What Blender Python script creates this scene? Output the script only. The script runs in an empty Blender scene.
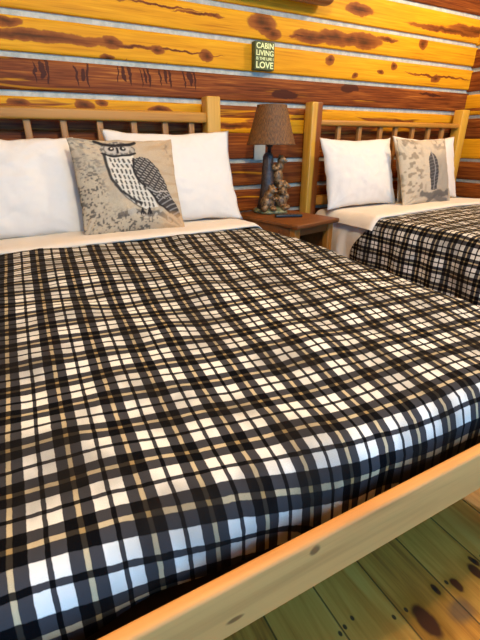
import bpy, bmesh, math, random
import numpy as np
from mathutils import Vector, Matrix, noise

C = bpy.context.scene.collection
rnd = random.Random(7)
sc = bpy.context.scene

# ------------------------------------------------------------------ helpers
def link(name, me, mat, parent=None, smooth=True):
    o = bpy.data.objects.new(name, me)
    C.objects.link(o)
    if mat:
        for m in (mat if isinstance(mat, (list, tuple)) else [mat]):
            me.materials.append(m)
    if smooth:
        me.shade_smooth()
    if parent:
        o.parent = parent
        # vertices are written in world coordinates: move them into the parent's frame
        p, w = parent, Matrix()
        while p:
            w = p.matrix_basis @ w
            p = p.parent
        me.transform(w.inverted())
    return o

def rebase(o, loc):
    """put the origin of a top-level mesh at loc, vertices stay where they are"""
    o.data.transform(Matrix.Translation(-Vector(loc)))
    o.location = loc
    return o

def thing(name, label, cat, loc=(0, 0, 0), rz=0.0, group=None):
    o = bpy.data.objects.new(name, None)
    C.objects.link(o)
    o.empty_display_size = .05
    o.location = loc
    o.rotation_euler = (0, 0, rz)
    o['label'] = label
    o['category'] = cat
    if group:
        o['group'] = group
    return o

def tag(o, label, cat, group=None):
    o['label'] = label
    o['category'] = cat
    if group:
        o['group'] = group
    return o

def mesh_from(verts, faces, name='mesh'):
    me = bpy.data.meshes.new(name)
    me.from_pydata([tuple(v) for v in verts], [], faces)
    me.update()
    return me

def bm_box(bm, x0, x1, y0, y1, z0, z1, bevel=.004, seg=2, mtx=None):
    r = bmesh.ops.create_cube(bm, size=1)
    vs = r['verts']
    bmesh.ops.scale(bm, vec=(x1 - x0, y1 - y0, z1 - z0), verts=vs)
    bmesh.ops.translate(bm, vec=((x0 + x1) / 2, (y0 + y1) / 2, (z0 + z1) / 2), verts=vs)
    if bevel > 0:
        es = list({e for v in vs for e in v.link_edges})
        rr = bmesh.ops.bevel(bm, geom=es, offset=bevel, segments=seg, affect='EDGES', profile=.5)
        vs = list({v for f in rr['faces'] for v in f.verts} | {v for v in vs if v.is_valid})
    if mtx is not None:
        bmesh.ops.transform(bm, matrix=mtx, verts=vs)
    return vs

def bm_done(bm, name='mesh'):
    me = bpy.data.meshes.new(name)
    bm.normal_update()
    bm.to_mesh(me)
    bm.free()
    return me

def box(name, x0, x1, y0, y1, z0, z1, mat, parent=None, bevel=.004, seg=2, mtx=None):
    bm = bmesh.new()
    bm_box(bm, x0, x1, y0, y1, z0, z1, bevel, seg, mtx)
    o = link(name, bm_done(bm, name), mat, parent, smooth=True)
    fix_auto(o)
    return o

def fix_auto(o, ang=40):
    """sharp edges by angle"""
    me = o.data
    bm = bmesh.new()
    bm.from_mesh(me)
    lim = math.radians(ang)
    for e in bm.edges:
        if len(e.link_faces) == 2 and e.calc_face_angle(0) > lim:
            e.smooth = False
    bm.to_mesh(me)
    bm.free()

def lathe(name, prof, mat, parent=None, seg=40, loc=(0, 0, 0), wob=None, cap=True):
    vs, fs = [], []
    for i, (r, z) in enumerate(prof):
        for k in range(seg):
            a = 2 * math.pi * k / seg
            rr = r * (1 + (wob(a, z) if wob else 0))
            vs.append((loc[0] + rr * math.cos(a), loc[1] + rr * math.sin(a), loc[2] + z))
    n = len(prof)
    for i in range(n - 1):
        for k in range(seg):
            k2 = (k + 1) % seg
            fs.append((i * seg + k, i * seg + k2, (i + 1) * seg + k2, (i + 1) * seg + k))
    if cap:
        fs.append(tuple(reversed(range(seg))))
        fs.append(tuple((n - 1) * seg + k for k in range(seg)))
    return link(name, mesh_from(vs, fs, name), mat, parent)

# ------------------------------------------------------------------ node helper
class NT:
    def __init__(s, name):
        s.m = bpy.data.materials.new(name)
        s.m.use_nodes = True
        s.t = s.m.node_tree
        s.t.nodes.clear()
        s.out = s.t.nodes.new('ShaderNodeOutputMaterial')
        s.b = s.t.nodes.new('ShaderNodeBsdfPrincipled')
        s.t.links.new(s.b.outputs[0], s.out.inputs[0])
    def n(s, ty, **kw):
        nd = s.t.nodes.new(ty)
        for k, v in kw.items():
            setattr(nd, k, v)
        return nd
    def put(s, inp, v):
        if v is None:
            return
        if isinstance(v, bpy.types.NodeSocket):
            s.t.links.new(v, inp)
        else:
            if isinstance(v, (tuple, list)) and inp.type == 'RGBA' and len(v) == 3:
                v = (*v, 1)
            inp.default_value = v
    def math(s, op, a, b=None, c=None, clamp=False):
        nd = s.n('ShaderNodeMath', operation=op, use_clamp=clamp)
        for i, v in enumerate((a, b, c)):
            s.put(nd.inputs[i], v)
        return nd.outputs[0]
    def vec(s, op, a, b=None):
        nd = s.n('ShaderNodeVectorMath', operation=op)
        s.put(nd.inputs[0], a)
        s.put(nd.inputs[1], b)
        return nd.outputs['Value'] if op in ('LENGTH', 'DOT_PRODUCT', 'DISTANCE') else nd.outputs[0]
    def noise(s, v, scale=5, detail=3, rough=.5, dist=0):
        nd = s.n('ShaderNodeTexNoise')
        s.put(nd.inputs['Vector'], v)
        nd.inputs['Scale'].default_value = scale
        nd.inputs['Detail'].default_value = detail
        nd.inputs['Roughness'].default_value = rough
        nd.inputs['Distortion'].default_value = dist
        return nd.outputs[0]
    def ramp(s, f, stops, interp='LINEAR'):
        nd = s.n('ShaderNodeValToRGB')
        cr = nd.color_ramp
        cr.interpolation = interp
        while len(cr.elements) < len(stops):
            cr.elements.new(.5)
        for e, (p, c) in zip(cr.elements, stops):
            e.position = p
            e.color = (*c, 1) if len(c) == 3 else c
        s.put(nd.inputs[0], f)
        return nd.outputs[0]
    def mr(s, f, a, b, c=0, d=1, smooth=True):
        nd = s.n('ShaderNodeMapRange', interpolation_type='SMOOTHSTEP' if smooth else 'LINEAR')
        for i, v in enumerate((f, a, b, c, d)):
            s.put(nd.inputs[i], v)
        return nd.outputs[0]
    def mix(s, f, a, b, mode='MIX'):
        nd = s.n('ShaderNodeMix', data_type='RGBA', blend_type=mode)
        s.put(nd.inputs[0], f)
        s.put(nd.inputs[6], a)
        s.put(nd.inputs[7], b)
        return nd.outputs[2]
    def obj(s):
        return s.n('ShaderNodeTexCoord').outputs['Object']
    def uv(s):
        return s.n('ShaderNodeTexCoord').outputs['UV']
    def sep(s, v):
        nd = s.n('ShaderNodeSeparateXYZ')
        s.put(nd.inputs[0], v)
        return nd.outputs
    def comb(s, x=0., y=0., z=0.):
        nd = s.n('ShaderNodeCombineXYZ')
        for i, v in enumerate((x, y, z)):
            s.put(nd.inputs[i], v)
        return nd.outputs[0]
    def attr(s, name):
        return s.n('ShaderNodeAttribute', attribute_name=name)
    def bump(s, h, strength=.3, dist=.01):
        nd = s.n('ShaderNodeBump')
        nd.inputs['Strength'].default_value = strength
        nd.inputs['Distance'].default_value = dist
        s.put(nd.inputs['Height'], h)
        s.t.links.new(nd.outputs[0], s.b.inputs['Normal'])
    def set(s, **kw):
        for k, v in kw.items():
            s.put(s.b.inputs[k.replace('_', ' ')], v)
        return s.m

def plain(name, col, rough=.6, **kw):
    t = NT(name)
    co = t.obj()
    f = t.noise(co, 40, 3)
    c = t.mix(t.mr(f, .3, .7, 0, .25), col, tuple(x * .8 for x in col))
    return t.set(Base_Color=c, Roughness=rough, **kw)

def wood(name, light, dark, axis=0, scale=1.0, rough=.45, grain=.6, red=None, knots=()):
    """grain stretched along axis (0 x, 1 y, 2 z)"""
    t = NT(name)
    co = t.obj()
    st = [14, 14, 14]
    st[axis] = 1.2
    v = t.vec('MULTIPLY', co, tuple(x * scale for x in st))
    st2 = [60, 60, 60]
    st2[axis] = 2.5
    v2 = t.vec('MULTIPLY', co, tuple(x * scale for x in st2))
    n1 = t.noise(v, 1, 4, .55, .8)
    n2 = t.noise(v2, 1, 3, .6, .3)
    f = t.math('MULTIPLY_ADD', n2, .5, t.math('MULTIPLY', n1, .75))
    c = t.ramp(f, [(.38, dark), (.62, light), (.8, tuple(min(1, x * 1.1) for x in light))])
    if red is not None:
        c = t.mix(t.mr(t.noise(t.vec('MULTIPLY', co, tuple(x * .45 for x in st)), 1, 2), .5, .62, 0, grain), c, red)
    if knots:
        w = t.vec('ADD', co, t.vec('MULTIPLY', t.vec('SUBTRACT', t.n('ShaderNodeTexNoise').outputs['Color'], (.5, .5, .5)), (.01, .01, .01)))
        cur = None
        for (px, py, pz, rx, ry, rz) in knots:
            q = t.vec('MULTIPLY', t.vec('SUBTRACT', w, (px, py, pz)), (1 / rx, 1 / ry, 1 / rz))
            l = t.vec('LENGTH', q)
            cur = l if cur is None else t.math('MINIMUM', cur, l)
        c = t.mix(t.mr(cur, 1.2, .6, 0, .85), c, tuple(x * .28 for x in dark))
    t.bump(f, .15, .003)
    return t.set(Base_Color=c, Roughness=rough, Specular_IOR_Level=.35)

# ------------------------------------------------------------------ log wall material
KNOTS_BACK = [(1.532,1.779,0.103,0.046), (1.615,1.731,0.060,0.032), (1.57,1.752,.07,.035), (2.0,1.742,.13,.03), (2.25,1.752,.13,.032), (1.83,1.73,.09,.012), (1.904,1.737,0.126,0.039), (2.113,1.752,0.143,0.045),
 (2.384,1.758,0.155,0.042), (2.605,1.785,0.103,0.014), (2.990,1.793,0.050,0.038), (2.312,1.929,0.130,0.033),
 (3.254,1.905,0.45,0.018), (3.610,1.935,0.35,0.03), (2.086,1.621,0.040,0.029), (2.327,1.540,0.029,0.019), (2.703,1.628,0.028,0.026),
 (2.577,1.581,0.041,0.013), (3.194,1.571,0.055,0.028), (3.237,1.588,0.38,0.008), (0.108,1.632,0.061,0.02), (0.2,1.583,0.42,0.024),
 (0.598,1.592,0.05,0.025), (0.852,1.577,0.045,0.021), (1.147,1.571,0.046,0.031), (0.563,1.526,0.037,0.014), (0.984,1.583,0.26,0.005),
 (0.70,1.582,0.2,0.008), (1.117,1.773,0.15,0.007), (1.212,1.774,0.039,0.010), (0.88,1.785,0.25,0.005), (-.5,1.9,.1,.04), (-.9,1.6,.2,.03),
 (0.225,1.438,0.014,0.036), (0.250,1.443,.007,.06), (0.195,1.430,.005,.045), (0.424,1.429,0.013,0.030), (0.449,1.434,.007,.06), (0.394,1.421,.005,.045), (0.652,1.457,0.009,0.035), (0.677,1.462,.007,.06), (0.622,1.449,.005,.045), (0.764,1.449,0.009,0.036), (0.789,1.454,.007,.06), (0.734,1.441,.005,.045), (0.883,1.457,0.007,0.037), (0.908,1.462,.007,.06), (0.853,1.449,.005,.045),
 (1.039,1.451,0.011,0.042), (1.064,1.456,.007,.06), (1.009,1.443,.005,.045), (1.724,1.392,0.099,0.025), (2.291,1.462,0.077,0.025), (3.155,1.455,0.123,0.010),
 (0.093,1.284,0.05,0.018), (0.413,1.281,0.05,0.025), (0.511,1.299,0.033,0.02), (0.838,1.274,0.075,0.02), (1.62,1.28,.07,.02), (1.3,1.2,.2,.02)]

def log_mat(name, knots):
    t = NT(name)
    co = t.obj()
    x, y, z = t.sep(co)
    s = t.math('ADD', x, y)
    p = t.comb(s, z, 0.)
    tone = t.attr('tone').outputs['Fac']
    lid = t.attr('log_id').outputs['Fac']
    ps = t.comb(t.math('MULTIPLY', s, 1.3), t.math('MULTIPLY', z, 17.), lid)
    pf = t.comb(t.math('MULTIPLY', s, 3.5), t.math('MULTIPLY', z, 95.), lid)
    big = t.noise(ps, 1, 3, .5, .6)
    fine = t.noise(pf, 1, 3, .6, .4)
    # sapwood to heartwood: each log has its own share of red heartwood
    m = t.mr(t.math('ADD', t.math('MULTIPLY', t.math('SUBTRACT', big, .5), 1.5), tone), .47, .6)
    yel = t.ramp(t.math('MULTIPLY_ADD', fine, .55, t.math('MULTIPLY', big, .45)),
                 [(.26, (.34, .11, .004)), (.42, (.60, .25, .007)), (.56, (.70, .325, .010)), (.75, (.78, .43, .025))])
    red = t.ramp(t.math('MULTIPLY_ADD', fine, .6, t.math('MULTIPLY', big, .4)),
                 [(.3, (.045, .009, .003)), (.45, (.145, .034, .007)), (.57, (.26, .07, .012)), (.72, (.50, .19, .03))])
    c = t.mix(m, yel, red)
    if knots:
        wn = t.n('ShaderNodeTexNoise')
        t.put(wn.inputs['Vector'], p)
        wn.inputs['Scale'].default_value = 11
        wn.inputs['Detail'].default_value = 5
        w = t.vec('ADD', p, t.vec('MULTIPLY', t.vec('SUBTRACT', wn.outputs['Color'], (.5, .5, .5)), (.075, .05, 0)))
        cur = None
        for (a, b, ra, rb) in knots:
            q = t.vec('MULTIPLY', t.vec('SUBTRACT', w, (a + 2.6, b, 0)), (1 / ra, 1 / rb, 0))
            l = t.vec('LENGTH', q)
            cur = l if cur is None else t.math('MINIMUM', cur, l)
        kc = t.ramp(t.math('MULTIPLY_ADD', fine, .5, t.math('MULTIPLY', cur, .5)), [(.3, (.05, .011, .004)), (.5, (.155, .034, .007)), (.7, (.27, .075, .012))])
        kc = t.mix(t.mr(tone, .55, .7), kc, (.055, .013, .006))
        c = t.mix(t.mr(cur, 1.2, .95, 0, .95), c, kc)
    t.bump(t.math('ADD', fine, big), .25, .004)
    return t.set(Base_Color=c, Roughness=.55, Specular_IOR_Level=.14)

def chink_mat():
    t = NT('chinking_mortar')
    co = t.obj()
    f = t.noise(co, 30, 4, .6)
    c = t.mix(t.mr(f, .3, .7), (.38, .385, .32), (.54, .54, .45))
    t.bump(f, .3, .004)
    return t.set(Base_Color=c, Roughness=.85)

M_chink = chink_mat()

def log_wall(name, courses, tones, s0, s1, place, mat, nseg=70):
    """courses: (joint z, joint height); place(s, d, z): d = depth into the wall behind the log faces"""
    vs, fs, mi, tone, lid = [], [], [], [], []
    ss = [s0 + (s1 - s0) * i / nseg for i in range(nseg + 1)]
    def strip(prof, m, tn, li, amp):
        base = len(vs)
        for i, s in enumerate(ss):
            for (d, z) in prof:
                wv = amp * noise.noise((s * 1.1, z * .8 + li * 3.7, li * 5.1))
                wz = .5 * amp * noise.noise((s * .9, li * 9.3, 4.2))
                vs.append(place(s, d + wv, z + wz))
        k = len(prof)
        for i in range(nseg):
            for j in range(k - 1):
                a = base + i * k + j
                fs.append((a, a + k, a + k + 1, a + 1))
                mi.append(m); tone.append(tn(ss[i] + .5 * (ss[1] - ss[0])) if callable(tn) else tn); lid.append(li)
    for i in range(len(courses) - 1):
        za = courses[i][0] + courses[i][1] / 2
        zb = courses[i + 1][0] - courses[i + 1][1] / 2
        h = zb - za
        prof = [(.06, za), (.03, za), (.008, za), (.003, za + .003), (.001, za + .009), (0, za + .03), (0, za + h * .5), (0, zb - .03), (.001, zb - .009), (.003, zb - .003), (.008, zb), (.03, zb), (.06, zb)]
        strip(prof, 0, tones[i], i + 1.0, .004)
    for i, (z, h) in enumerate(courses):
        if h > .01:
            strip([(.022, z - h / 2 - .012), (.020, z - h * .3), (.019, z), (.020, z + h * .3), (.022, z + h / 2 + .012)], 1, 0, 50. + i, .002)
    # timber backing closing the wall behind the joints
    zt = courses[-1][0]
    b = len(vs)
    vs += [place(s0, .055, -.05), place(s1, .055, -.05), place(s1, .055, zt), place(s0, .055, zt)]
    fs.append((b, b + 1, b + 2, b + 3)); mi.append(0); tone.append(1.); lid.append(0)
    me = mesh_from(vs, fs, name)
    for i, p in enumerate(me.polygons):
        p.material_index = mi[i]
    for nm, arr in (('tone', tone), ('log_id', lid)):
        a = me.attributes.new(nm, 'FLOAT', 'FACE')
        a.data.foreach_set('value', np.array(arr, dtype=np.float32))
    o = link(name, me, [mat, M_chink])
    o['kind'] = 'structure'
    return o

X_R, X_L, Y_B, Y_F, Z_C = 3.63, -1.9, 2.6, -1.9, 2.74
cz = [-.02, .105, .28, .455, .63, .805, .98, 1.155, 1.242, 1.33, 1.5, 1.675, 1.837, 2.03, 2.21, 2.39, 2.57, 2.74]
thin = {7, 8}
courses = [(z, -.004 if i in thin else .028) for i, z in enumerate(cz)]
#         lower eight reds ...            6.98-1.155  1.155-1.33 1.33-1.5 1.5-1.675 1.675-1.837 1.837-2.03 2.03..
tones = [.8, .8, .75, .85, .8, 
         .85, .82,
         lambda s: .84 if s < 1.14 else .36 if s < 1.92 else .8,  # red heartwood share, raised behind the near headboard to paint its rail's shade
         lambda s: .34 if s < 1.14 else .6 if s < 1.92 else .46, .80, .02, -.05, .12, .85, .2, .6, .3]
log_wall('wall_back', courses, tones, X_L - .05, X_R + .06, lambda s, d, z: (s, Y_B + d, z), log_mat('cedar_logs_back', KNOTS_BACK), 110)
cr = [(z - (.03 if 4 < i < 10 else .012), h) for i, (z, h) in enumerate(courses)]
cr[0] = courses[0]
tr = [.8, .8, .75, .85, .82, .84, .25, .84, .84, .42, .82, .7, .2, .85, .2, .6, .3]
log_wall('wall_right', cr, tr, Y_F, Y_B + .06, lambda s, d, z: (X_R + d, s, z), log_mat('cedar_logs_right', []), 70)
log_wall('wall_left', cr, tones[::-1], Y_F, Y_B + .06, lambda s, d, z: (X_L - d, s, z), log_mat('cedar_logs_left', []), 50)

# ceiling boards
t = NT('ceiling_pine')
co = t.obj()
f = t.noise(t.vec('MULTIPLY', co, (30, 1.5, 1)), 1, 3)
x, y, z = t.sep(co)
gap = t.math('LESS_THAN', t.math('FRACT', t.math('DIVIDE', x, .14)), .05)
c = t.mix(gap, t.ramp(f, [(.3, (.45, .24, .08)), (.7, (.62, .38, .15))]), (.08, .04, .015))
m_ceil = t.set(Base_Color=c, Roughness=.5)
o = box('ceiling', X_L - .1, X_R + .1, Y_F, Y_B + .06, Z_C, Z_C + .08, m_ceil, bevel=0)
o['kind'] = 'structure'

# floor: wide pine planks with knots and nail heads
FK = [(0.701,0.320,0.026), (0.787,0.363,0.009), (0.849,0.343,0.013), (0.929,0.341,0.016), (0.954,0.364,0.010), 
      (.56,.15,.02), (1.1,.3,.02), (.9,.05,.025)]
NAILS = [(0.676,0.363), (0.635,0.365), (0.510,0.406), (0.540,0.413), (.787,.363), (.83,.361), (.49,.40), (.954,.364), (.985,.362), (.36,.41)]
t = NT('pine_floor')
co = t.obj()
x, y, z = t.sep(co)
PW = .1557
k = t.math('DIVIDE', t.math('SUBTRACT', x, .0335), PW)
idx = t.math('FLOOR', k)
fr = t.math('FRACT', k)
wn = t.n('ShaderNodeTexWhiteNoise', noise_dimensions='1D')
t.put(wn.inputs['W'], idx)
hue = wn.outputs['Value']
gr = t.noise(t.comb(t.math('MULTIPLY', x, 26.), t.math('MULTIPLY', y, 2.2), t.math('MULTIPLY', idx, 3.7)), 1, 3, .5, 1.2)
gr2 = t.noise(t.comb(t.math('MULTIPLY', x, 130.), t.math('MULTIPLY', y, 5.), idx), 1, 2)
f = t.math('ADD', t.math('MULTIPLY', gr, .6), t.math('ADD', t.math('MULTIPLY', gr2, .25), t.math('MULTIPLY', hue, .15)))
c = t.ramp(f, [(.3, (.36, .12, .018)), (.44, (.60, .235, .032)), (.58, (.72, .32, .05)), (.75, (.78, .39, .075))])
wv = t.n('ShaderNodeTexNoise')
t.put(wv.inputs['Vector'], co)
wv.inputs['Scale'].default_value = 30
w = t.vec('ADD', t.comb(x, y, 0.), t.vec('MULTIPLY', t.vec('SUBTRACT', wv.outputs['Color'], (.5, .5, .5)), (.012, .02, 0)))
cur = None
for (a, b, r) in FK:
    l = t.vec('LENGTH', t.vec('MULTIPLY', t.vec('SUBTRACT', w, (a, b, 0)), (1 / r, .55 / r, 0)))
    cur = l if cur is None else t.math('MINIMUM', cur, l)
c = t.mix(t.mr(cur, 2.4, .9, 0, .55), c, (.38, .15, .012))
c = t.mix(t.mr(cur, 1.1, .7, 0, .95), c, (.075, .018, .008))
stain = t.vec('LENGTH', t.vec('MULTIPLY', t.vec('SUBTRACT', w, (.80, .295, 0)), (26., 34., 0)))
c = t.mix(t.mr(stain, 1.3, .5, 0, .6), c, (.10, .075, .055))
cur = None
for (a, b) in NAILS:
    l = t.vec('LENGTH', t.vec('MULTIPLY', t.vec('SUBTRACT', t.comb(x, y, 0.), (a, b, 0)), (200., 150., 0)))
    cur = l if cur is None else t.math('MINIMUM', cur, l)
c = t.mix(t.mr(cur, 1.2, .7, 0, .9), c, (.03, .02, .015))
seam = t.mr(t.math('MINIMUM', fr, t.math('SUBTRACT', 1., fr)), .022, .006)
c = t.mix(t.math('MULTIPLY', seam, .8), c, (.06, .035, .012))
t.bump(t.math('SUBTRACT', 1., seam), .5, .003)
m_floor = t.set(Base_Color=c, Roughness=.42, Specular_IOR_Level=.3)
o = box('floor', X_L - .1, X_R + .1, Y_F, Y_B + .06, -.06, 0, m_floor, bevel=0)
o['kind'] = 'structure'

# ------------------------------------------------------------------ materials for furniture
ORANGE, DKOR = (.56, .27, .07), (.38, .15, .03)
M_pine_x = wood('bed_pine_x', (.46, .21, .032), (.30, .11, .014), 0)
M_pine_y = wood('bed_pine_y', (.50, .235, .035), (.32, .12, .015), 1)
M_pine_z = wood('bed_pine_post', (.60, .31, .075), (.42, .17, .03), 2, knots=[(0, 0, 0, .01, .01, .01)])
M_post_a = wood('bed_post_knotty', (.58, .31, .05), (.42, .18, .022), 2, knots=[(.80, -.05, 1.255, .012, .05, .02)])
M_post_b = wood('bed_post_cedar', (.60, .32, .035), (.34, .13, .012), 2, red=(.36, .13, .02), grain=.4)
def two_tone(name):
    # sapwood on the left face, red heartwood across the front
    t = NT(name)
    co = t.obj()
    x, y, z = t.sep(co)
    n1 = t.noise(t.vec('MULTIPLY', co, (16, 16, 1.3)), 1, 4, .55, .8)
    n2 = t.noise(t.vec('MULTIPLY', co, (70, 70, 2.5)), 1, 3, .6)
    f = t.math('MULTIPLY_ADD', n2, .5, t.math('MULTIPLY', n1, .5))
    ye = t.ramp(f, [(.35, (.50, .23, .018)), (.6, (.70, .40, .05))])
    re = t.ramp(f, [(.35, (.10, .026, .006)), (.6, (.25, .07, .013))])
    m = t.mr(t.math('ADD', x, t.math('MULTIPLY', t.math('SUBTRACT', n1, .5), .05)), -.806, -.782)
    t.bump(f, .15, .003)
    return t.set(Base_Color=t.mix(m, ye, re), Roughness=.38)
M_post_c = two_tone('bed_post_two_tone')
M_slat = wood('bed_slat_wood', (.34, .16, .045), (.17, .065, .018), 2)
M_rail = wood('bed_rail_pine', (.60, .275, .075), (.42, .17, .04), 0, scale=.8, rough=.55,
              knots=[(-.072, -1.14, .575, .010, .03, .009), (-.20, -1.14, .520, .014, .03, .006)])
M_dark = wood('dark_slats', (.06, .032, .018), (.03, .016, .01), 1, rough=.8)
M_night = wood('nightstand_wood', (.15, .046, .007), (.075, .02, .004), 0, rough=.55)
M_night_leg = wood('nightstand_leg_wood', (.30, .12, .018), (.16, .05, .009), 2, rough=.4)

# ------------------------------------------------------------------ plaid fleece
def plaid(name):
    t = NT(name)
    uv = t.uv()
    nz = t.n('ShaderNodeTexNoise')
    t.put(nz.inputs['Vector'], uv)
    nz.inputs['Scale'].default_value = 6
    nz.inputs['Detail'].default_value = 2
    w = t.vec('ADD', uv, t.vec('MULTIPLY', t.vec('SUBTRACT', nz.outputs['Color'], (.5, .5, .5)), (.03, .03, 0)))
    fz = t.n('ShaderNodeTexNoise')
    t.put(fz.inputs['Vector'], uv)
    fz.inputs['Scale'].default_value = 420
    fz.inputs['Detail'].default_value = 2
    w = t.vec('ADD', w, t.vec('MULTIPLY', t.vec('SUBTRACT', fz.outputs['Color'], (.5, .5, .5)), (.004, .004, 0)))
    u, v, _ = t.sep(w)
    W, B, T = (.88, .86, .80), (.0034, .0033, .0044), (.38, .265, .115)
    st = [(0, B), (.07, B), (.09, W), (.51, W), (.535, B), (.91, B), (.935, T)]
    def line(q):
        d = t.math('MULTIPLY', t.math('ABSOLUTE', t.math('SUBTRACT', t.math('FRACT', t.math('ADD', q, .5)), .5)), 2.)
        return t.ramp(d, st)
    cu, cv = line(u), line(v)
    pr = t.mix(1., cu, cv, 'MULTIPLY')
    g = t.n('ShaderNodeGamma')
    t.put(g.inputs[0], pr)
    g.inputs[1].default_value = .5
    fuzz = t.noise(uv, 160, 3, .7)
    patch = t.noise(uv, .55, 3)
    c = t.mix(t.mr(fuzz, .35, .65, 0, .35), g.outputs[0], (0, 0, 0))
    c = t.mix(t.mr(patch, .40, .66, 0, .5), c, (.016, .013, .011))
    t.bump(t.math('ADD', fuzz, patch), .35, .004)
    return t.set(Base_Color=c, Roughness=.9, Specular_IOR_Level=.04)

PX, PY = .082, .0945
M_plaid = plaid('plaid_fleece')

def cloth_white(name, col, scale=3.0):
    t = NT(name)
    co = t.obj()
    f = t.noise(co, scale * 3, 4, .55, .5)
    g = t.noise(co, 320, 2)
    c = t.mix(t.mr(f, .3, .7, 0, .5), col, tuple(x * .95 for x in col))
    t.bump(t.math('MULTIPLY_ADD', g, .06, f), .35, .02)
    return t.set(Base_Color=c, Roughness=.85, Sheen_Weight=.15)

M_pillow = cloth_white('white_pillowcase', (.74, .70, .63), 2)
M_sheet = cloth_white('cream_sheet', (.74, .66, .55), 3)
M_matt = plain('mattress_cover_brown', (.045, .028, .02), .9)

def sstep(a, b, x):
    q = max(0., min(1., (x - a) / (b - a)))
    return q * q * (3 - 2 * q)

def fbm(p, o=3):
    return noise.fractal(Vector(p), 1.0, 2.0, o)

class Drape:
    """a cloth over a mattress: x from xl to xr, foot at yf, head edge at yh; drop lengths per side"""
    def __init__(s, xl, xr, yf, ztop, r=.055):
        s.xl, s.xr, s.yf, s.zt, s.r = xl, xr, yf, ztop, r
    def edge(s, a, r):
        """a = arc length past the start of the rounded edge: (outward, down)"""
        L = r * math.pi / 2
        if a <= 0:
            return a, 0.
        if a < L:
            th = a / r
            return r * math.sin(th), r * (1 - math.cos(th))
        return r + .02 * (1 - math.exp(-(a - L) / .1)), r + (a - L)

def top_bump(x, y, xl, xr):
    mid = (x - xl) / (xr - xl)
    b = .022 * math.exp(-((y - 1.45) / .55) ** 2)
    return b + .012 * math.sin(math.pi * max(0, min(1, mid)))

def drape(name, D, yh, drop_l, drop_r, drop_f, mat, parent=None, thick=.006, step=.02, uvf=None, wr=1.0, seed=0., hem=None, head_curve=None, side_wr=0., off=0., bump=top_bump, sidehead=None):
    r = D.r
    L = r * math.pi / 2
    a0 = D.xl + r - L - (drop_l - r)
    a1 = D.xr - r + L + (drop_r - r)
    if drop_f > 0:
        b0 = D.yf + r - L - (drop_f - r)
    else:
        b0 = D.yf
    na = int((a1 - a0) / step)
    nb = int((yh - b0) / step)
    vs, fs, uvs = [], [], []
    for j in range(nb + 1):
        for i in range(na + 1):
            a = a0 + (a1 - a0) * i / na
            hd = yh + (head_curve(a) if head_curve else 0)
            b = b0 + (hd - b0) * j / nb
            if sidehead:
                b += sidehead(a, D) * (j / nb) ** 2
            # across
            if a < D.xl + r:
                ox, dx = D.edge(D.xl + r - a, r); x = D.xl + r - ox; nx = -1
            elif a > D.xr - r:
                ox, dx = D.edge(a - (D.xr - r), r); x = D.xr - r + ox; nx = 1
            else:
                x, dx, nx = a, 0., 0
            if drop_f > 0 and b < D.yf + r:
                oy, dy = D.edge(D.yf + r - b, r); y = D.yf + r - oy
            else:
                y, dy = b, 0.
            hemy = 0
            d = max(dx, dy) if min(dx, dy) <= 0 else math.hypot(dx, dy) if max(dx, dy) < r else max(dx, dy)
            z = D.zt + off + bump(x, y, D.xl, D.xr) * (1 - sstep(0, r, d)) - d
            # creases and folds
            flat = 1 - sstep(0, r * 1.2, d)
            wv = wr * (.006 * fbm((a * 2.3 + seed, b * 2.3, seed), 3) + .005 * fbm((a * 5.5 + b * 3 + seed, b * 4 - a * 2, seed + 3), 3))
            z += wv * (.35 + .65 * flat)
            if d > r * .5:
                k = sstep(r * .5, r + .1, d)
                f1 = .010 * math.sin(b * 23 + 3 * fbm((b * 1.7, a, seed)) + seed) * k + side_wr * k * fbm((b * 7 + seed, a * 3, 2.2), 3)
                f2 = .010 * math.sin(a * 19 + 3 * fbm((a * 1.7, b, seed)) + seed) * k + side_wr * k * fbm((a * 7 + seed, b * 3, 5.2), 3)
                if dx >= dy:
                    x += nx * (f1 + .004)
                else:
                    y -= f2 + .002
                    if hem:
                        z += hem(a) * sstep(r, drop_f, dy)
            vs.append((x, y, z))
            uvs.append(uvf(a, b) if uvf else (a, b))
    W = na + 1
    for j in range(nb):
        for i in range(na):
            q = j * W + i
            fs.append((q, q + 1, q + W + 1, q + W))
    me = mesh_from(vs, fs, name)
    ul = me.uv_layers.new(name='UVMap')
    idx = np.empty(len(me.loops), dtype=np.int32)
    me.loops.foreach_get('vertex_index', idx)
    ul.data.foreach_set('uv', np.array(uvs, dtype=np.float32)[idx].ravel())
    o = link(name, me, mat, parent)
    md = o.modifiers.new('thickness', 'SOLIDIFY')
    md.thickness = thick
    md.offset = 1.0
    return o

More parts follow.
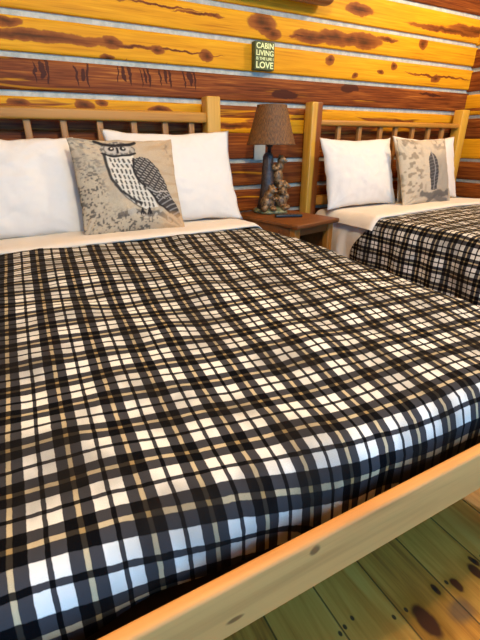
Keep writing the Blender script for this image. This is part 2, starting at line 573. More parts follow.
# ------------------------------------------------------------------ beds
RAIL_TOP, RAIL_BOT = .592, .487
def make_bed(label, x0, slats, post_l, post_r, rail_hi, knotrail):
    x1 = x0 + 1.67
    cx = (x0 + x1) / 2
    t = thing('log_bed_frame', label, 'bed frame', (cx, 1.43, 0), 0, 'wooden bed frames')
    pw = .09
    pr_ = box('headboard_post', x1 - pw, x1, 2.475, 2.565, 0, 1.35, post_r, t, .009, 3)
    pl_ = box('headboard_post', x0, x0 + pw, 2.475, 2.565, 0, 1.35, post_l, t, .009, 3)
    # top rail: a peeled half log
    def bar(name, xa, xb, ya, yb, za, zb, mat, bev=.012):
        o = box(name, xa, xb, ya, yb, za, zb, mat, t, bev, 3)
        return o
    bar('top_rail', x0 + pw - .005, x1 - pw + .005, 2.487, 2.553, 1.205, rail_hi, M_pine_x)
    bar('lower_rail', x0 + pw - .005, x1 - pw + .005, 2.49, 2.55, .66, .73, M_pine_x)
    for s in slats:
        box('slat', s - .0175, s + .0175, 2.507, 2.537, .72, 1.212, M_slat, t, .006, 2)
    # side rails, foot rail, foot legs and dark slats below the mattress
    for xa in (x0 + .12, x1 - .142):
        box('side_rail', xa, xa + .022, .311, 2.474, RAIL_BOT, RAIL_TOP, M_pine_y, t, .004)
    box('foot_rail', x0 - .01, x1 + .01, .289, .310, RAIL_BOT, RAIL_TOP, M_rail, t, .006, 3)
    for xa in (x0 + .04, x1 - .11):
        box('leg', xa, xa + .07, .312, .38, 0, RAIL_TOP - .1, M_pine_z, t, .006)
    for k in range(12):
        yy = .325 + k * .175
        box('support_slat', x0 + .143, x1 - .143, yy, yy + .14, .487, .503, M_dark, t, .003)
    box('center_beam', cx - .02, cx + .02, .60, 2.47, .42, .486, M_dark, t, .003)
    return t

B1, B2 = -.49, 1.87
make_bed('yellow pine bed frame with knotty headboard post and long foot rail, nearest the camera', B1,
         [-.29, -.09, .103, .277, .463, .65, .835, 1.0], M_pine_z, M_post_a, 1.263, 1)
make_bed('honey pine bed frame in the far right corner, headboard between two yellow posts', B2,
         [2.149, 2.35, 2.565, 2.727, 2.919, 3.109, 3.28], M_post_c, M_post_b, 1.243, 2)

def make_mattress(name, label, x0):
    bm = bmesh.new()
    bm_box(bm, x0 + .146, x0 + 1.52, .372, 2.44, .504, .622, .03, 4)
    o = link(name, bm_done(bm, name), M_matt)
    rebase(o, (x0 + .835, 1.43, .504))
    tag(o, label, 'mattress', 'mattresses')
    return o
m1 = make_mattress('mattress', 'dark brown mattress edge just behind the long foot rail of the near bed', B1)
m2 = make_mattress('mattress', 'dark mattress under the sheets of the far bed beside the nightstand', B2)

# near bed bedding
DR1 = Drape(B1 + .08, 1.2, .352, .634)
def hem1(a):
    return .008 * math.sin(a * 14 + 1.0) + .006 * math.sin(a * 31) - .036 * sstep(.12, .42, a)
GX = [-.6, -.056, .034, .113, .196, .274, .352, .418, .503, .582, .662, .8, 1.3]
GY = [-.05, 0, .012, .026, .041, .058, .074, .084, .090, .094, .097, .102, .115]
def uv1(a, b):
    g = float(np.interp(a, GX, GY))
    b_ = b + .012
    lean = .04 + .2 * (a - .12)
    return ((a - lean * (b_ - .45) - .113) / PX, (b_ + g - .471) / PY)
def fold1(a):
    q = (a - .38) / .84
    return .075 * min(1.4, q * q)
o = drape('plaid_blanket', DR1, 1.97, .12, .50, .082, M_plaid, uvf=uv1, hem=hem1, wr=1.5, seed=1.3, off=.004, head_curve=fold1)  # unseen right drop lengthened to keep ceiling light off the floor beneath
rebase(o, (.37, 1.1, .64))
tag(o, 'black, white and tan plaid fleece blanket covering the near bed, hanging over its foot', 'blanket', 'plaid blankets')

DR1s = Drape(B1 + .08, 1.197, 1.8, .628)
sh = drape('bed_sheet', DR1s, 2.46, .10, .09, 0, M_sheet, wr=1.0, seed=1.3, off=0)
rebase(sh, (.37, 2.1, .63))
tag(sh, 'cream bed sheet of the near bed, turned down over its plaid blanket', 'sheet', 'cream bed sheets')

def fold_band(name, D, ya, yb, curve, parent, zt, drop, seed, h=.02, side=None):
    """turned-down sheet: a soft roll lying on the blanket edge"""
    r = D.r
    L = r * math.pi / 2
    dl = drop if not side else side
    a0 = D.xl + r - L - (dl - r)
    a1 = D.xr - r + L + (drop - r)
    na = int((a1 - a0) / .02)
    prof = []
    for k in range(7):
        th = -math.pi / 2 + math.pi * k / 6 * .5
        prof.append((h * .55 * (1 - math.cos(th)) if False else -h * .6 * math.cos(th), h * .5 * (1 + math.sin(th))))
    nb = 16
    vs, fs = [], []
    for i in range(na + 1):
        a = a0 + (a1 - a0) * i / na
        c = curve(a)
        if a < D.xl + r:
            ox, dx = D.edge(D.xl + r - a, r + h * .6); x = D.xl + r - ox; nx = -1
        elif a > D.xr - r:
            ox, dx = D.edge(a - (D.xr - r), r + h * .6); x = D.xr - r + ox; nx = 1
        else:
            x, dx, nx = a, 0., 0
        row = []
        for (py, pz) in prof:
            row.append((ya + c + py, pz))
        hh = h
        for k in range(1, nb + 1):
            q = k / nb
            y = ya + c + (yb - ya - c) * q
            row.append((y, h * .5 + h * .5 * (1 - q * .8) + .004 * fbm((a * 4 + seed, y * 9, seed), 3) + .003 * fbm((a * 12 + seed, y * 25, seed), 2)))
        for (y, zz) in row:
            fl = 1 - sstep(0, r, dx)
            z = zt + top_bump(x, y, D.xl, D.xr) * fl + zz * (.3 + .7 * fl) - dx
            z += .005 * fbm((a * 2.3 + seed, y * 2.3, seed), 3) * fl
            xx = x + nx * (1 - fl) * (.006 + zz * .6 + .012 * fbm((y * 12, z * 6, seed), 2))
            vs.append((xx, y, z))
    W = len(prof) + nb
    for i in range(na):
        for j in range(W - 1):
            q = i * W + j
            fs.append((q, q + W, q + W + 1, q + 1))
    me = mesh_from(vs, fs, name)
    return link(name, me, M_sheet, parent)
fold_band('sheet_fold', Drape(B1 + .08, 1.205, 0, 0), 1.93, 2.42, fold1, sh, .645, .085, 2.2)

# far bed bedding
DR2 = Drape(1.93, 3.43, .352, .634)
def uv2(a, b):
    return ((a - .02) / PX, (b - .06 * a) / PY)
def curve2(a):
    q = a - 1.95
    return max(-.02, .075 * q)
def sidehead2(a, D):
    return .17 * sstep(0, .28, D.xl + D.r - a)
o = drape('plaid_blanket', DR2, 1.86, .36, .12, .125, M_plaid, uvf=uv2, seed=7.7, off=.004, head_curve=curve2, side_wr=.012, sidehead=sidehead2)
rebase(o, (2.7, 1.1, .64))
tag(o, 'plaid fleece blanket on the far bed, its side hanging down behind the near bed', 'blanket', 'plaid blankets')
DR2s = Drape(1.945, 3.42, 1.68, .628)
sh2 = drape('bed_sheet', DR2s, 2.46, .42, .10, 0, M_sheet, wr=.8, seed=7.7, off=0, side_wr=.035)
rebase(sh2, (2.7, 2.1, .63))
tag(sh2, 'cream bed sheet of the far bed, its wrinkled side hanging beside the nightstand', 'sheet', 'cream bed sheets')
fold_band('sheet_fold', Drape(1.922, 3.435, 0, 0), 1.84, 2.3, curve2, sh2, .645, .085, 5.5, side=.06)

# ------------------------------------------------------------------ pillows
def pillow_mesh(w, h, th, seed, pin=.06, n=44, wr=1.0, sag=.12, ear=1.0):
    vs, fs, par = [], [], []
    idx = {}
    def put(side, i, j):
        edge = i in (0, n) or j in (0, n)
        key = (0 if edge else side, i, j)
        if key in idx:
            return idx[key]
        u = -1 + 2 * i / n
        v = -1 + 2 * j / n
        x = u * w / 2 * (1 - pin * (1 - abs(v) ** 2.4))
        z = h / 2 + v * h / 2 * (1 - pin * 1.25 * (1 - abs(u) ** 2.4))
        pr = max(0., (1 - u * u)) ** .55 * max(0., (1 - v * v)) ** .5
        vv = v + sag
        pr *= 1 + .25 * (-v) * sag * 4
        y = side * th / 2 * pr
        y += (.010 * fbm((u * 2.2 + seed, v * 2.2, side + seed), 3) + .006 * fbm((u * 6 + seed, v * 5, side + 2 * seed), 3)) * wr * (pr ** .5 if pr > 0 else 0) * 1.0
        # seam creases radiating from the corners
        for (cu, cv) in ((-1, -1), (1, -1), (-1, 1), (1, 1)):
            du, dv = u - cu, v - cv
            d = math.hypot(du, dv)
            ang = math.atan2(dv, du)
            y += side * .006 * wr * math.sin(ang * 15 + seed) * math.exp(-(d / .45) ** 2) * min(1, pr * 3)
        x += .006 * fbm((v * 3, seed, 1.0), 2) * abs(u) * wr
        z += .008 * fbm((u * 3, seed, 7.0), 2) * abs(v) * wr
        idx[key] = len(vs)
        vs.append((x, y, z))
        par.append(((u + 1) / 2, (v + 1) / 2, side))
        return idx[key]
    for side in (-1, 1):
        for i in range(n):
            for j in range(n):
                q = [put(side, i, j), put(side, i + 1, j), put(side, i + 1, j + 1), put(side, i, j + 1)]
                if side > 0:
                    q.reverse()
                fs.append(tuple(q))
    return mesh_from(vs, fs, 'pillow'), par

def set_pillow(name, label, cat, group, w, h, th, loc, lean, mat, seed, rz=0., roll=0., pin=.05, n=44, wr=1.0, paint=None):
    me, par = pillow_mesh(w, h, th, seed, pin, n, wr)
    if paint:
        col = np.ones((len(par), 4), dtype=np.float32)
        P = np.array([(p[0], 1 - p[1], p[2]) for p in par])
        col[:, :3] = paint(P)
        a = me.color_attributes.new('print', 'FLOAT_COLOR', 'POINT')
        a.data.foreach_set('color', col.ravel())
    o = link(name, me, mat)
    o.location = loc
    o.rotation_euler = (Matrix.Rotation(rz, 4, 'Z') @ Matrix.Rotation(-lean, 4, 'X') @ Matrix.Rotation(roll, 4, 'Y')).to_euler()
    tag(o, label, cat, group)
    return o

G = 'white pillows standing against the headboards'
set_pillow('pillow', 'plain white pillow at the left end of the near bed', 'pillow', G, .66, .488, .16, (-.03, 2.235, 0.662), .34, M_pillow, 1.0, pin=.035)
set_pillow('pillow', 'plain white pillow right of and behind the large owl cushion on the near bed', 'pillow', G, .76, .535, .16, (.825, 2.24, 0.658), .34, M_pillow, 2.7, pin=.075)
set_pillow('pillow', 'plain white pillow at the left of the far bed, next to the lamp', 'pillow', G, .67, .49, .16, (2.215, 2.245, 0.662), .31, M_pillow, 4.4, pin=.07)
set_pillow('pillow', 'white pillow behind the printed cushion on the far bed, only its right end showing', 'pillow', G, .72, .50, .15, (2.955, 2.28, 0.662), .28, M_pillow, 6.1, pin=.085)

# printed cushions: the print is computed per vertex
def hash2(a, b):
    q = np.sin(a * 127.1 + b * 311.7) * 43758.5453
    return q - np.floor(q)
def vnoise(x, y):
    xi, yi = np.floor(x), np.floor(y)
    fx, fy = x - xi, y - yi
    fx, fy = fx * fx * (3 - 2 * fx), fy * fy * (3 - 2 * fy)
    a, b = hash2(xi, yi), hash2(xi + 1, yi)
    c, d = hash2(xi, yi + 1), hash2(xi + 1, yi + 1)
    return (a * (1 - fx) + b * fx) * (1 - fy) + (c * (1 - fx) + d * fx) * fy
def inpoly(x, y, poly):
    ins = np.zeros(x.shape, bool)
    n = len(poly)
    for i in range(n):
        x0, y0 = poly[i]
        x1, y1 = poly[(i + 1) % n]
        cnd = ((y0 > y) != (y1 > y)) & (x < (x1 - x0) * (y - y0) / (y1 - y0 + 1e-9) + x0)
        ins ^= cnd
    return ins
def seg(x, y, x0, y0, x1, y1):
    dx, dy = x1 - x0, y1 - y0
    q = np.clip(((x - x0) * dx + (y - y0) * dy) / (dx * dx + dy * dy), 0, 1)
    return np.hypot(x - x0 - q * dx, y - y0 - q * dy)
def polyline(x, y, pts):
    d = np.full(x.shape, 9.)
    for (a, b) in zip(pts[:-1], pts[1:]):
        d = np.minimum(d, seg(x, y, *a, *b))
    return d
def ease(a, b, x):
    q = np.clip((x - a) / (b - a), 0, 1)
    return q * q * (3 - 2 * q)
def lay(c, m, col):
    return c * (1 - m[:, None]) + np.array(col) * m[:, None]

INK = (.014, .014, .017)
def paint_owl(P):
    s, t, side = P[:, 0], P[:, 1], P[:, 2]
    ws = s + .012 * (vnoise(s * 14, t * 14) - .5)
    wt = t + .012 * (vnoise(s * 14 + 40, t * 14) - .5)
    c = np.tile(np.array((.50, .415, .29)), (len(s), 1))
    c = lay(c, ease(.45, .95, s) * ease(.75, .2, t) * .8, (.60, .41, .22))
    c = lay(c, ease(.4, .6, vnoise(s * 5, t * 5)) * .35, (.40, .33, .24))
    c = lay(c, ease(.5, .7, vnoise(s * 4 + 9, t * 30)) * ease(.6, .8, s) * .5, (.42, .29, .16))
    # faded script and foliage flecks on the left and along the bottom
    fl = ease(.52, .66, vnoise(s * 62, t * 70) * .6 + vnoise(s * 24, t * 26) * .4) * np.maximum(ease(.3, .16, s) * ease(.12, .45, t), ease(.72, .86, t) * ease(.85, .6, s))
    c = lay(c, fl * .85, (.07, .066, .06))
    fl = ease(.62, .72, vnoise(s * 30 + 5, t * 60)) * ease(.3, .2, s) * ease(.5, .2, t)
    c = lay(c, fl * .6, (.16, .14, .12))
    fl = ease(.6, .72, vnoise(s * 26 + 3, t * 26)) * ease(.84, .93, s) * ease(.4, .1, t)
    c = lay(c, fl * .6, (.2, .16, .12))
    # breast
    breast = [(.28, .18), (.56, .18), (.54, .32), (.56, .45), (.66, .60), (.72, .76), (.60, .78), (.46, .70), (.36, .58), (.30, .42)]
    b = inpoly(ws, wt, breast)
    c = lay(c, b * .92, (.70, .65, .54))
    for r_ in range(9):
        for k in range(6):
            cs = .325 + k * .042 + (r_ % 2) * .02 + max(0, r_ - 3) * .026
            ct = .235 + r_ * .058 + k * .006
            d = seg(ws, wt, cs, ct, cs + .008, ct + .028)
            m = ease(.013, .006, d) * b
            c = lay(c, m * .9, INK)
    ed = polyline(ws, wt, [(.28, .18), (.285, .32), (.31, .45), (.38, .58), (.47, .67), (.55, .72)])
    c = lay(c, ease(.020, .009, ed) * .95, INK)
    ed = polyline(ws, wt, [(.33, .52), (.42, .66), (.52, .75), (.60, .79)])
    c = lay(c, ease(.010, .004, ed) * .7, INK)
    # wing and tail
    wing = [(.55, .24), (.63, .21), (.71, .24), (.79, .34), (.84, .46), (.87, .60), (.93, .72), (.975, .84), (.93, .87), (.85, .82), (.74, .74), (.66, .60), (.57, .48), (.53, .36)]
    wg = inpoly(ws, wt, wing)
    c = lay(c, wg * .97, (.03, .03, .033))
    # feather rows
    q = (ws - .55) * .8 + (wt - .22) * .6
    p_ = (wt - .22) * .8 - (ws - .55) * .6
    rows = np.abs(((q / .055) % 1) - .5) * 2
    barbs = np.abs(((p_ / .03 + np.floor(q / .055) * .5) % 1) - .5) * 2
    m = ease(.62, .85, barbs) * ease(.95, .55, rows) * wg * (wt < .68)
    c = lay(c, m * .85, (.50, .46, .39))
    tail = wg & (wt > .62)
    bars = ease(.6, .85, np.abs((((ws * .5 + wt * .9) / .05) % 1) - .5) * 2)
    c = lay(c, bars * tail * .6, (.36, .35, .34))
    ed = polyline(ws, wt, [(.55, .24), (.53, .36), (.57, .48), (.66, .60), (.74, .74), (.85, .82)])
    c = lay(c, ease(.016, .008, ed), INK)
    ed = polyline(ws, wt, [(.63, .56), (.72, .61), (.84, .60)])
    c = lay(c, ease(.010, .004, ed) * .8, (.5, .46, .4))
    # head
    hd = (((ws - .425) / .165) ** 2 + ((wt - .125) / .085) ** 2) < 1
    c = lay(c, hd * .92, (.13, .12, .11))
    c = lay(c, hd * ease(.45, .6, vnoise(s * 60, t * 40)) * .7, (.5, .46, .38))
    for ex in (.365, .475):
        r2 = np.hypot((ws - ex) / 1.15, wt - .125)
        c = lay(c, ease(.058, .048, r2) * .85, (.52, .48, .41))
        c = lay(c, ease(.03, .022, r2), INK)
        c = lay(c, ease(.012, .008, np.hypot(ws - ex - .006, wt - .12)), (.7, .66, .55))
    c = lay(c, ease(.014, .008, seg(ws, wt, .42, .12, .42, .165)), INK)
    for pts in ([(.235, .03), (.29, .06), (.41, .09)], [(.60, .045), (.55, .065), (.44, .09)]):
        c = lay(c, ease(.026, .013, polyline(ws, wt, pts)), INK)
    ed = polyline(ws, wt, [(.27, .17), (.33, .205), (.42, .215), (.52, .2), (.58, .17)])
    c = lay(c, ease(.017, .008, ed), INK)
    # feet and branch
    br = polyline(ws, wt, [(.34, .83), (.48, .80), (.60, .84), (.72, .82), (.84, .90)])
    c = lay(c, ease(.034, .02, br) * .8, (.10, .09, .08))
    c = lay(c, ease(.5, .62, vnoise(s * 50, t * 30)) * ease(.06, .02, br) * .8, (.50, .45, .36))
    for fx in (.56, .63):
        for k in (-.02, 0, .02):
            c = lay(c, ease(.010, .005, seg(ws, wt, fx, .77, fx + k, .83)), INK)
    c = lay(c, ease(.78, .86, t) * ease(.7, .85, s) * .6, (.56, .34, .16))
    back = side > 0
    c[back] = (.52, .42, .30)
    return c

def paint_feather(P):
    s, t, side = P[:, 0], P[:, 1], P[:, 2]
    ws = s + .015 * (vnoise(s * 12, t * 12) - .5)
    wt = t + .015 * (vnoise(s * 12 + 40, t * 12) - .5)
    c = np.tile(np.array((.55, .46, .33)), (len(s), 1))
    c = lay(c, ease(.52, .6, ws) * ease(.96, .9, s) * ease(.1, .4, t) * .75, (.30, .275, .225))
    fl = ease(.56, .70, vnoise(s * 22, t * 26)) * ease(.46, .25, s) * ease(.98, .8, t)
    c = lay(c, fl * .7, (.2, .155, .10))
    fl = ease(.55, .68, vnoise(s * 16 + 8, t * 20)) * ease(.6, .7, s) * ease(.3, .1, t)
    c = lay(c, fl * .6, (.2, .17, .13))
    body = [(.56, .20), (.61, .27), (.64, .40), (.62, .60), (.58, .80), (.47, .82), (.45, .62), (.44, .42), (.48, .30)]
    b = inpoly(ws, wt, body)
    c = lay(c, b * .97, (.04, .04, .044))
    m = ease(.62, .85, np.abs(((wt / .05 + ws * 4) % 1) - .5) * 2)
    c = lay(c, m * b * .3, (.3, .28, .26))
    c = lay(c, ease(.014, .006, polyline(ws, wt, [(.56, .2), (.555, .45), (.52, .8)])) * .8, (.3, .28, .26))
    br = polyline(ws, wt, [(.30, .86), (.48, .90), (.62, .86), (.76, .88), (.88, .84)])
    c = lay(c, ease(.06, .03, br + .03 * (vnoise(s * 30, t * 30) - .5)) * .85, (.09, .085, .08))
    br = polyline(ws, wt, [(.46, .97), (.56, .91), (.68, .95), (.86, .97)])
    c = lay(c, ease(.04, .02, br) * .7, (.12, .11, .1))
    c[side > 0] = (.55, .46, .33)
    return c

def print_mat(name):
    t = NT(name)
    co = t.obj()
    g = t.noise(co, 260, 2, .7)
    c = t.mix(t.mr(g, .3, .7, 0, .18), t.attr('print').outputs['Color'], (.12, .09, .06))
    t.bump(g, .2, .003)
    return t.set(Base_Color=c, Roughness=.9, Specular_IOR_Level=.15)
M_print = print_mat('linen_print')
GP = 'square printed cushions'
set_pillow('throw_pillow', 'square tan cushion printed with a perched dark-winged owl, on the near bed', 'cushion', GP, .53, .49, .15, (.510, 2.10, 0.660), .36, M_print, 3.3, pin=.045, n=150, wr=.8, paint=paint_owl, roll=.015)
set_pillow('throw_pillow', 'square tan cushion printed with a slim dark bird on a branch, on the far bed', 'cushion', GP, .53, .49, .14, (2.735, 2.11, 0.660), .32, M_print, 5.2, pin=.05, n=110, wr=.8, paint=paint_feather)

# ------------------------------------------------------------------ nightstand
RZ = math.radians(13)
TOP = .67
ns_c = (1.445, 2.165)
ns = thing('nightstand', 'reddish brown wooden nightstand between the two beds, under the lamp', 'nightstand', (ns_c[0], ns_c[1], 0), RZ)
def nb(name, x0, x1, y0, y1, z0, z1, mat, bevel=.005, parent=ns):
    bm = bmesh.new()
    bm_box(bm, x0, x1, y0, y1, z0, z1, bevel, 3)
    me = bm_done(bm, name)
    o = bpy.data.objects.new(name, me)
    C.objects.link(o)
    me.materials.append(mat)
    me.shade_smooth()
    o.parent = parent
    fix_auto(o)
    return o
nw, nd = .225, .285
nb('top', -nw + .06, nw, -nd, nd, TOP - .026, TOP, M_night, .008)
for lx in (-nw + .075, nw - .065):
    for ly in (-nd + .03, nd - .075):
        nb('leg', lx, lx + .045, ly, ly + .045, 0, TOP - .026, M_night_leg)
nb('side_panel', nw - .052, nw - .034, -nd + .075, nd - .075, .30, TOP - .026, M_night, .002)
nb('side_panel', -nw + .07, -nw + .088, -nd + .075, nd - .075, .30, TOP - .026, M_night, .002)
nb('back_panel', -nw + .105, nw - .065, nd - .06, nd - .045, .30, TOP - .026, M_night, .002)
nb('shelf', -nw + .105, nw - .065, -nd + .05, nd - .06, .22, .24, M_night, .002)
nb('apron', -nw + .106, nw - .066, -nd + .042, -nd + .06, TOP - .075, TOP - .027, M_night, .003)

# ------------------------------------------------------------------ lamp with climbing bears
LX, LY = 1.470, 2.335
lamp = thing('table_lamp', 'table lamp with brown wicker shade over bronze bears climbing a stump, on the nightstand', 'lamp', (LX, LY, TOP))
def bronze(name, hi, lo):
    t = NT(name)
    co = t.obj()
    f = t.noise(co, 55, 4, .6, .5)
    c = t.ramp(f, [(.35, lo), (.6, hi)])
    t.bump(f, .5, .004)
    return t.set(Base_Color=c, Roughness=.42, Metallic=.25)
M_bear = bronze('bear_brown', (.27, .15, .06), (.03, .017, .010))
M_trunk = bronze('trunk_dark', (.085, .06, .05), (.03, .022, .02))
M_grass = bronze('mossy_base', (.22, .22, .12), (.07, .10, .05))
M_iron = plain('lamp_neck_dark', (.03, .028, .028), .4, Metallic=.6)
lathe('base', [(.105, 0), (.112, .008), (.106, .02), (.085, .032), (.04, .04)], M_grass, lamp, 40, (LX, LY, TOP),
      wob=lambda a, z: .08 * math.sin(a * 5 + 1) + .05 * math.sin(a * 11))
lathe('stump', [(.062, .02), (.055, .06), (.044, .14), (.038, .22), (.034, .30), (.031, .345), (.024, .362), (.012, .37)], M_trunk, lamp, 32, (LX - .030, LY, TOP),
      wob=lambda a, z: .10 * math.sin(a * 7 + z * 30) + .05 * math.sin(a * 13 - z * 50))
lathe('neck', [(.012, .355), (.012, .40), (.02, .405), (.02, .45), (.008, .455), (.008, .60)], M_iron, lamp, 20, (LX - .022, LY, TOP))

def bear(name, balls, label=None):
    """balls: (x, y, z, r) or with (rx, ry, rz): fused into one continuous body"""
    bm = bmesh.new()
    for (x, y, z, r) in balls:
        res = bmesh.ops.create_icosphere(bm, subdivisions=3, radius=1)
        rr = r if isinstance(r, tuple) else (r, r, r)
        bmesh.ops.scale(bm, vec=rr, verts=res['verts'])
        bmesh.ops.translate(bm, vec=(LX + x, LY + y, TOP + z), verts=res['verts'])
    o = link(name, bm_done(bm), M_bear, lamp)
    md = o.modifiers.new('fuse', 'REMESH')
    md.mode = 'VOXEL'
    md.voxel_size = .0035
    md.use_smooth_shade = True
    sm = o.modifiers.new('soften', 'SMOOTH')
    sm.iterations = 4
    if label:
        o['label'] = label
    return o
# bear climbing the stump, highest of the three
bear('bear', [(.035, -.015, .225, (.036, .036, .055)), (.045, -.02, .285, .028), (.055, -.026, .322, .028), (.068, -.046, .317, (.014, .018, .013)),
              (.042, -.022, .347, .009), (.070, -.012, .345, .009), (.005, -.035, .275, (.026, .014, .014)), (-.012, -.038, .29, .013),
              (.02, .02, .27, (.026, .014, .014)), (.045, -.04, .185, (.026, .024, .026)), (.03, -.05, .165, .015), (.055, .01, .18, .026)], 'upper bear climbing the stump')
# bear sitting low on the right
bear('bear', [(.055, -.03, .075, (.046, .045, .052)), (.06, -.035, .13, .036), (.078, -.04, .168, .028), (.098, -.052, .162, (.018, .014, .012)),
              (.066, -.045, .195, .009), (.088, -.028, .194, .009), (.035, -.065, .125, (.014, .026, .014)), (.05, -.085, .035, (.022, .03, .018)), (.085, -.06, .035, (.024, .03, .018)), (.085, -.05, .1, .022)], 'lower right bear sitting')
# bear crouching low on the left
bear('bear', [(-.055, -.045, .07, (.046, .042, .05)), (-.05, -.055, .115, .034), (-.038, -.07, .148, .028), (-.025, -.092, .142, (.014, .017, .012)),
              (-.055, -.07, .172, .009), (-.026, -.062, .174, .009), (-.02, -.085, .095, (.02, .014, .014)), (-.035, -.085, .035, (.022, .028, .018)), (-.085, -.06, .04, .026)], 'lower left bear crouching')

# wicker shade: thin tapered shell with woven ribs
def wicker():
    t = NT('wicker_brown')
    uv = t.uv()
    u, v, _ = t.sep(uv)
    a = t.math('SINE', t.math('MULTIPLY', v, 2 * math.pi * 34))
    b = t.math('SINE', t.math('MULTIPLY', u, 2 * math.pi * 44))
    f = t.math('MULTIPLY', a, b)
    n_ = t.noise(t.vec('MULTIPLY', uv, (130, 11, 1)), 1, 3, .6)
    q = t.math('ADD', t.math('MULTIPLY', f, .22), n_)
    c = t.ramp(q, [(.3, (.045, .016, .004)), (.5, (.125, .048, .010)), (.72, (.25, .105, .024))])
    t.bump(q, .6, .004)
    return t.set(Base_Color=c, Roughness=.6)
M_wick = wicker()
SX = LX - .012
zs0, zs1, r0, r1 = .416, .635, .150, .088
NS, NZ = 88, 24
vs, fs, uvs = [], [], []
for j in range(NZ + 1):
    q = j / NZ
    for i in range(NS + 1):
        a = 2 * math.pi * i / NS
        r = r0 + (r1 - r0) * q
        r += .0022 * math.sin(i / NS * 2 * math.pi * 22) * math.sin(q * math.pi * 12) + (.004 if j in (0, NZ) else 0)
        vs.append((SX + r * math.cos(a), LY + r * math.sin(a), TOP + zs0 + (zs1 - zs0) * q))
        uvs.append((i / NS, q))
for j in range(NZ):
    for i in range(NS):
        q = j * (NS + 1) + i
        fs.append((q, q + 1, q + NS + 2, q + NS + 1))
me = mesh_from(vs, fs)
ul = me.uv_layers.new(name='UVMap')
idx = np.empty(len(me.loops), dtype=np.int32)
me.loops.foreach_get('vertex_index', idx)
ul.data.foreach_set('uv', np.array(uvs, dtype=np.float32)[idx].ravel())
shade = link('lamp_shade', me, M_wick, lamp)
md = shade.modifiers.new('thickness', 'SOLIDIFY'); md.thickness = .004
bm = bmesh.new()
for k in range(3):
    a = k * 2 * math.pi / 3 + .3
    bm_box(bm, 0, r1 - .002, -.002, .002, -.002, .002, 0, 1, Matrix.Translation((SX, LY, TOP + .6)) @ Matrix.Rotation(a, 4, 'Z'))
link('shade_spider', bm_done(bm), M_iron, lamp)

# ------------------------------------------------------------------ remote, switch plate, sign, high rail
M_black = plain('black_plastic', (.012, .011, .012), .35)
M_grey = plain('grey_rubber', (.07, .07, .075), .6)
rem = thing('remote_control', 'small black remote control lying on the nightstand in front of the lamp', 'remote', (1.465, 2.115, TOP), math.radians(-20))
nb('body', -.085, .085, -.021, .021, 0, .017, M_black, .005, rem)
for i in range(5):
    for j in range(2):
        nb('button', -.06 + i * .022, -.048 + i * .022, -.012 + j * .014, -.003 + j * .014, .0165, .019, M_grey, .001, rem)

M_plate = plain('plate_ivory', (.55, .60, .52), .4)
pl = thing('wall_plate', 'pale grey wall plate on the log wall behind the lamp', 'wall plate', (1.535, Y_B, 1.04))
box('cover', 1.487, 1.575, Y_B - .007, Y_B + .012, .985, 1.105, M_plate, pl, .003)

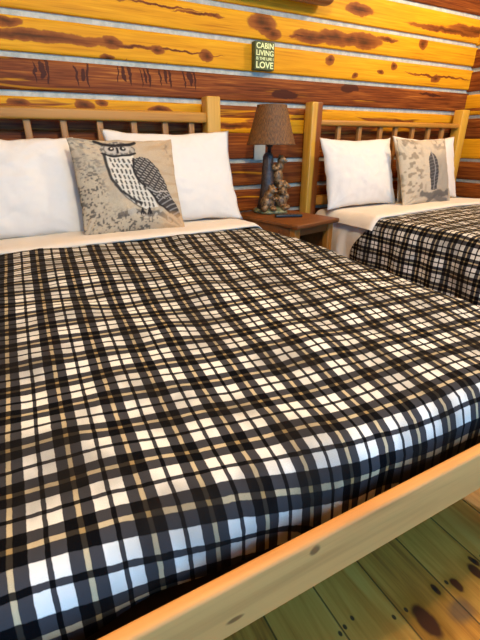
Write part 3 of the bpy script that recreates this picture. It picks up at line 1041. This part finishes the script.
def sign_mat():
    t = NT('sign_green')
    co = t.obj()
    f = t.noise(co, 60, 4, .6)
    c = t.mix(t.mr(f, .35, .65), (.055, .070, .018), (.10, .12, .035))
    return t.set(Base_Color=c, Roughness=.7)
def letter_mat():
    t = NT('sign_letters')
    f = t.noise(t.obj(), 90, 3)
    c = t.mix(t.mr(f, .3, .7), (.82, .86, .42), (.70, .76, .34))
    return t.set(Base_Color=c, Roughness=.7)
M_sign, M_let = sign_mat(), letter_mat()
SX0, SX1, SZ0, SZ1, SYF = 1.461, 1.602, 1.519, 1.671, Y_B - .046
sg = thing('wooden_sign', 'small dark green block sign with pale lettering, high on the log wall above the lamp', 'sign', ((SX0 + SX1) / 2, Y_B, SZ0))
box('block', SX0, SX1, SYF, Y_B + .004, SZ0, SZ1, M_sign, sg, .003)
def lettering(txt, z0, z1):
    cu = bpy.data.curves.new('txt', 'FONT')
    cu.body = txt
    cu.size = 1
    cu.extrude = .03
    cu.offset = .022
    cu.align_x = 'LEFT'
    tmp = bpy.data.objects.new('txt', cu)
    C.objects.link(tmp)
    bpy.context.view_layer.update()
    me = bpy.data.meshes.new_from_object(tmp.evaluated_get(bpy.context.evaluated_depsgraph_get()))
    bpy.data.objects.remove(tmp)
    n = len(me.vertices)
    co = np.empty(n * 3); me.vertices.foreach_get('co', co); co = co.reshape(-1, 3)
    lo, hi = co.min(0), co.max(0)
    wx0, wx1 = SX0 + .008, SX1 - .008
    out = np.empty_like(co)
    out[:, 0] = wx0 + (co[:, 0] - lo[0]) / (hi[0] - lo[0]) * (wx1 - wx0)
    out[:, 2] = z0 + (co[:, 1] - lo[1]) / (hi[1] - lo[1]) * (z1 - z0)
    out[:, 1] = SYF - .0012 - (co[:, 2] - lo[2]) / (hi[2] - lo[2] + 1e-9) * .0012 + .0012
    me.vertices.foreach_set('co', out.ravel().astype(np.float32))
    me.update()
    o = link('lettering', me, M_let, sg, smooth=False)
    o['label'] = 'pale yellow-green lettering'
    return o
lettering('CABIN', SZ0 + .113, SZ0 + .144)
lettering('LIVING', SZ0 + .076, SZ0 + .105)
lettering('IS THE LIFE I', SZ0 + .052, SZ0 + .068)
lettering('LOVE', SZ0 + .008, SZ0 + .044)

# rounded wooden rail hung above the sign, its lower edge just in view
M_beam = wood('brown_stained_log', (.26, .095, .025), (.13, .04, .012), 0, rough=.4)
bm = bmesh.new()
bm_box(bm, 1.22, 2.0, 2.46, 2.575, 1.893, 2.02, .045, 6)
rl = link('wooden_rail', bm_done(bm), M_beam)
rebase(rl, (1.61, 2.6, 1.95))
tag(rl, 'brown rounded wooden beam mounted on the log wall above the small green sign', 'wooden beam')
for xx in (1.35, 1.85):
    box('bracket', xx, xx + .05, 2.57, 2.602, 1.93, 1.98, M_beam, rl, .004)

# ------------------------------------------------------------------ camera
cam = bpy.data.cameras.new('camera')
co_ = bpy.data.objects.new('camera', cam)
C.objects.link(co_)
co_.location = (0, 0, 1.1)
co_.rotation_euler = (math.radians(90 - 23.989), 0, math.radians(-27.926))
cam.sensor_fit = 'VERTICAL'
cam.sensor_height = 36
cam.lens = 400 / 640 * 36
cam.clip_start = .02
sc.camera = co_

# ------------------------------------------------------------------ light
def lamp_light(name, loc, energy, col, r):
    l = bpy.data.lights.new(name, 'POINT')
    l.energy = energy
    l.color = col
    l.shadow_soft_size = r
    o = bpy.data.objects.new(name, l)
    C.objects.link(o)
    o.location = loc
    return o
WARM = (1.0, .87, .64)
lamp_light('ceiling_light', (2.95, 1.4, 2.5), 90, WARM, .06)
lamp_light('ceiling_light', (.55, .33, 2.5), 140, WARM, .12)

w = bpy.data.worlds.new('daylight')
sc.world = w
w.use_nodes = True
bg = w.node_tree.nodes['Background']
bg.inputs[0].default_value = (.11, .50, 1.0, 1)
bg.inputs[1].default_value = 3.5

sc.view_settings.view_transform = 'Standard'
sc.view_settings.look = 'None'
sc.view_settings.gamma = 1
sc.view_settings.use_curve_mapping = False
sc.view_settings.exposure = .0
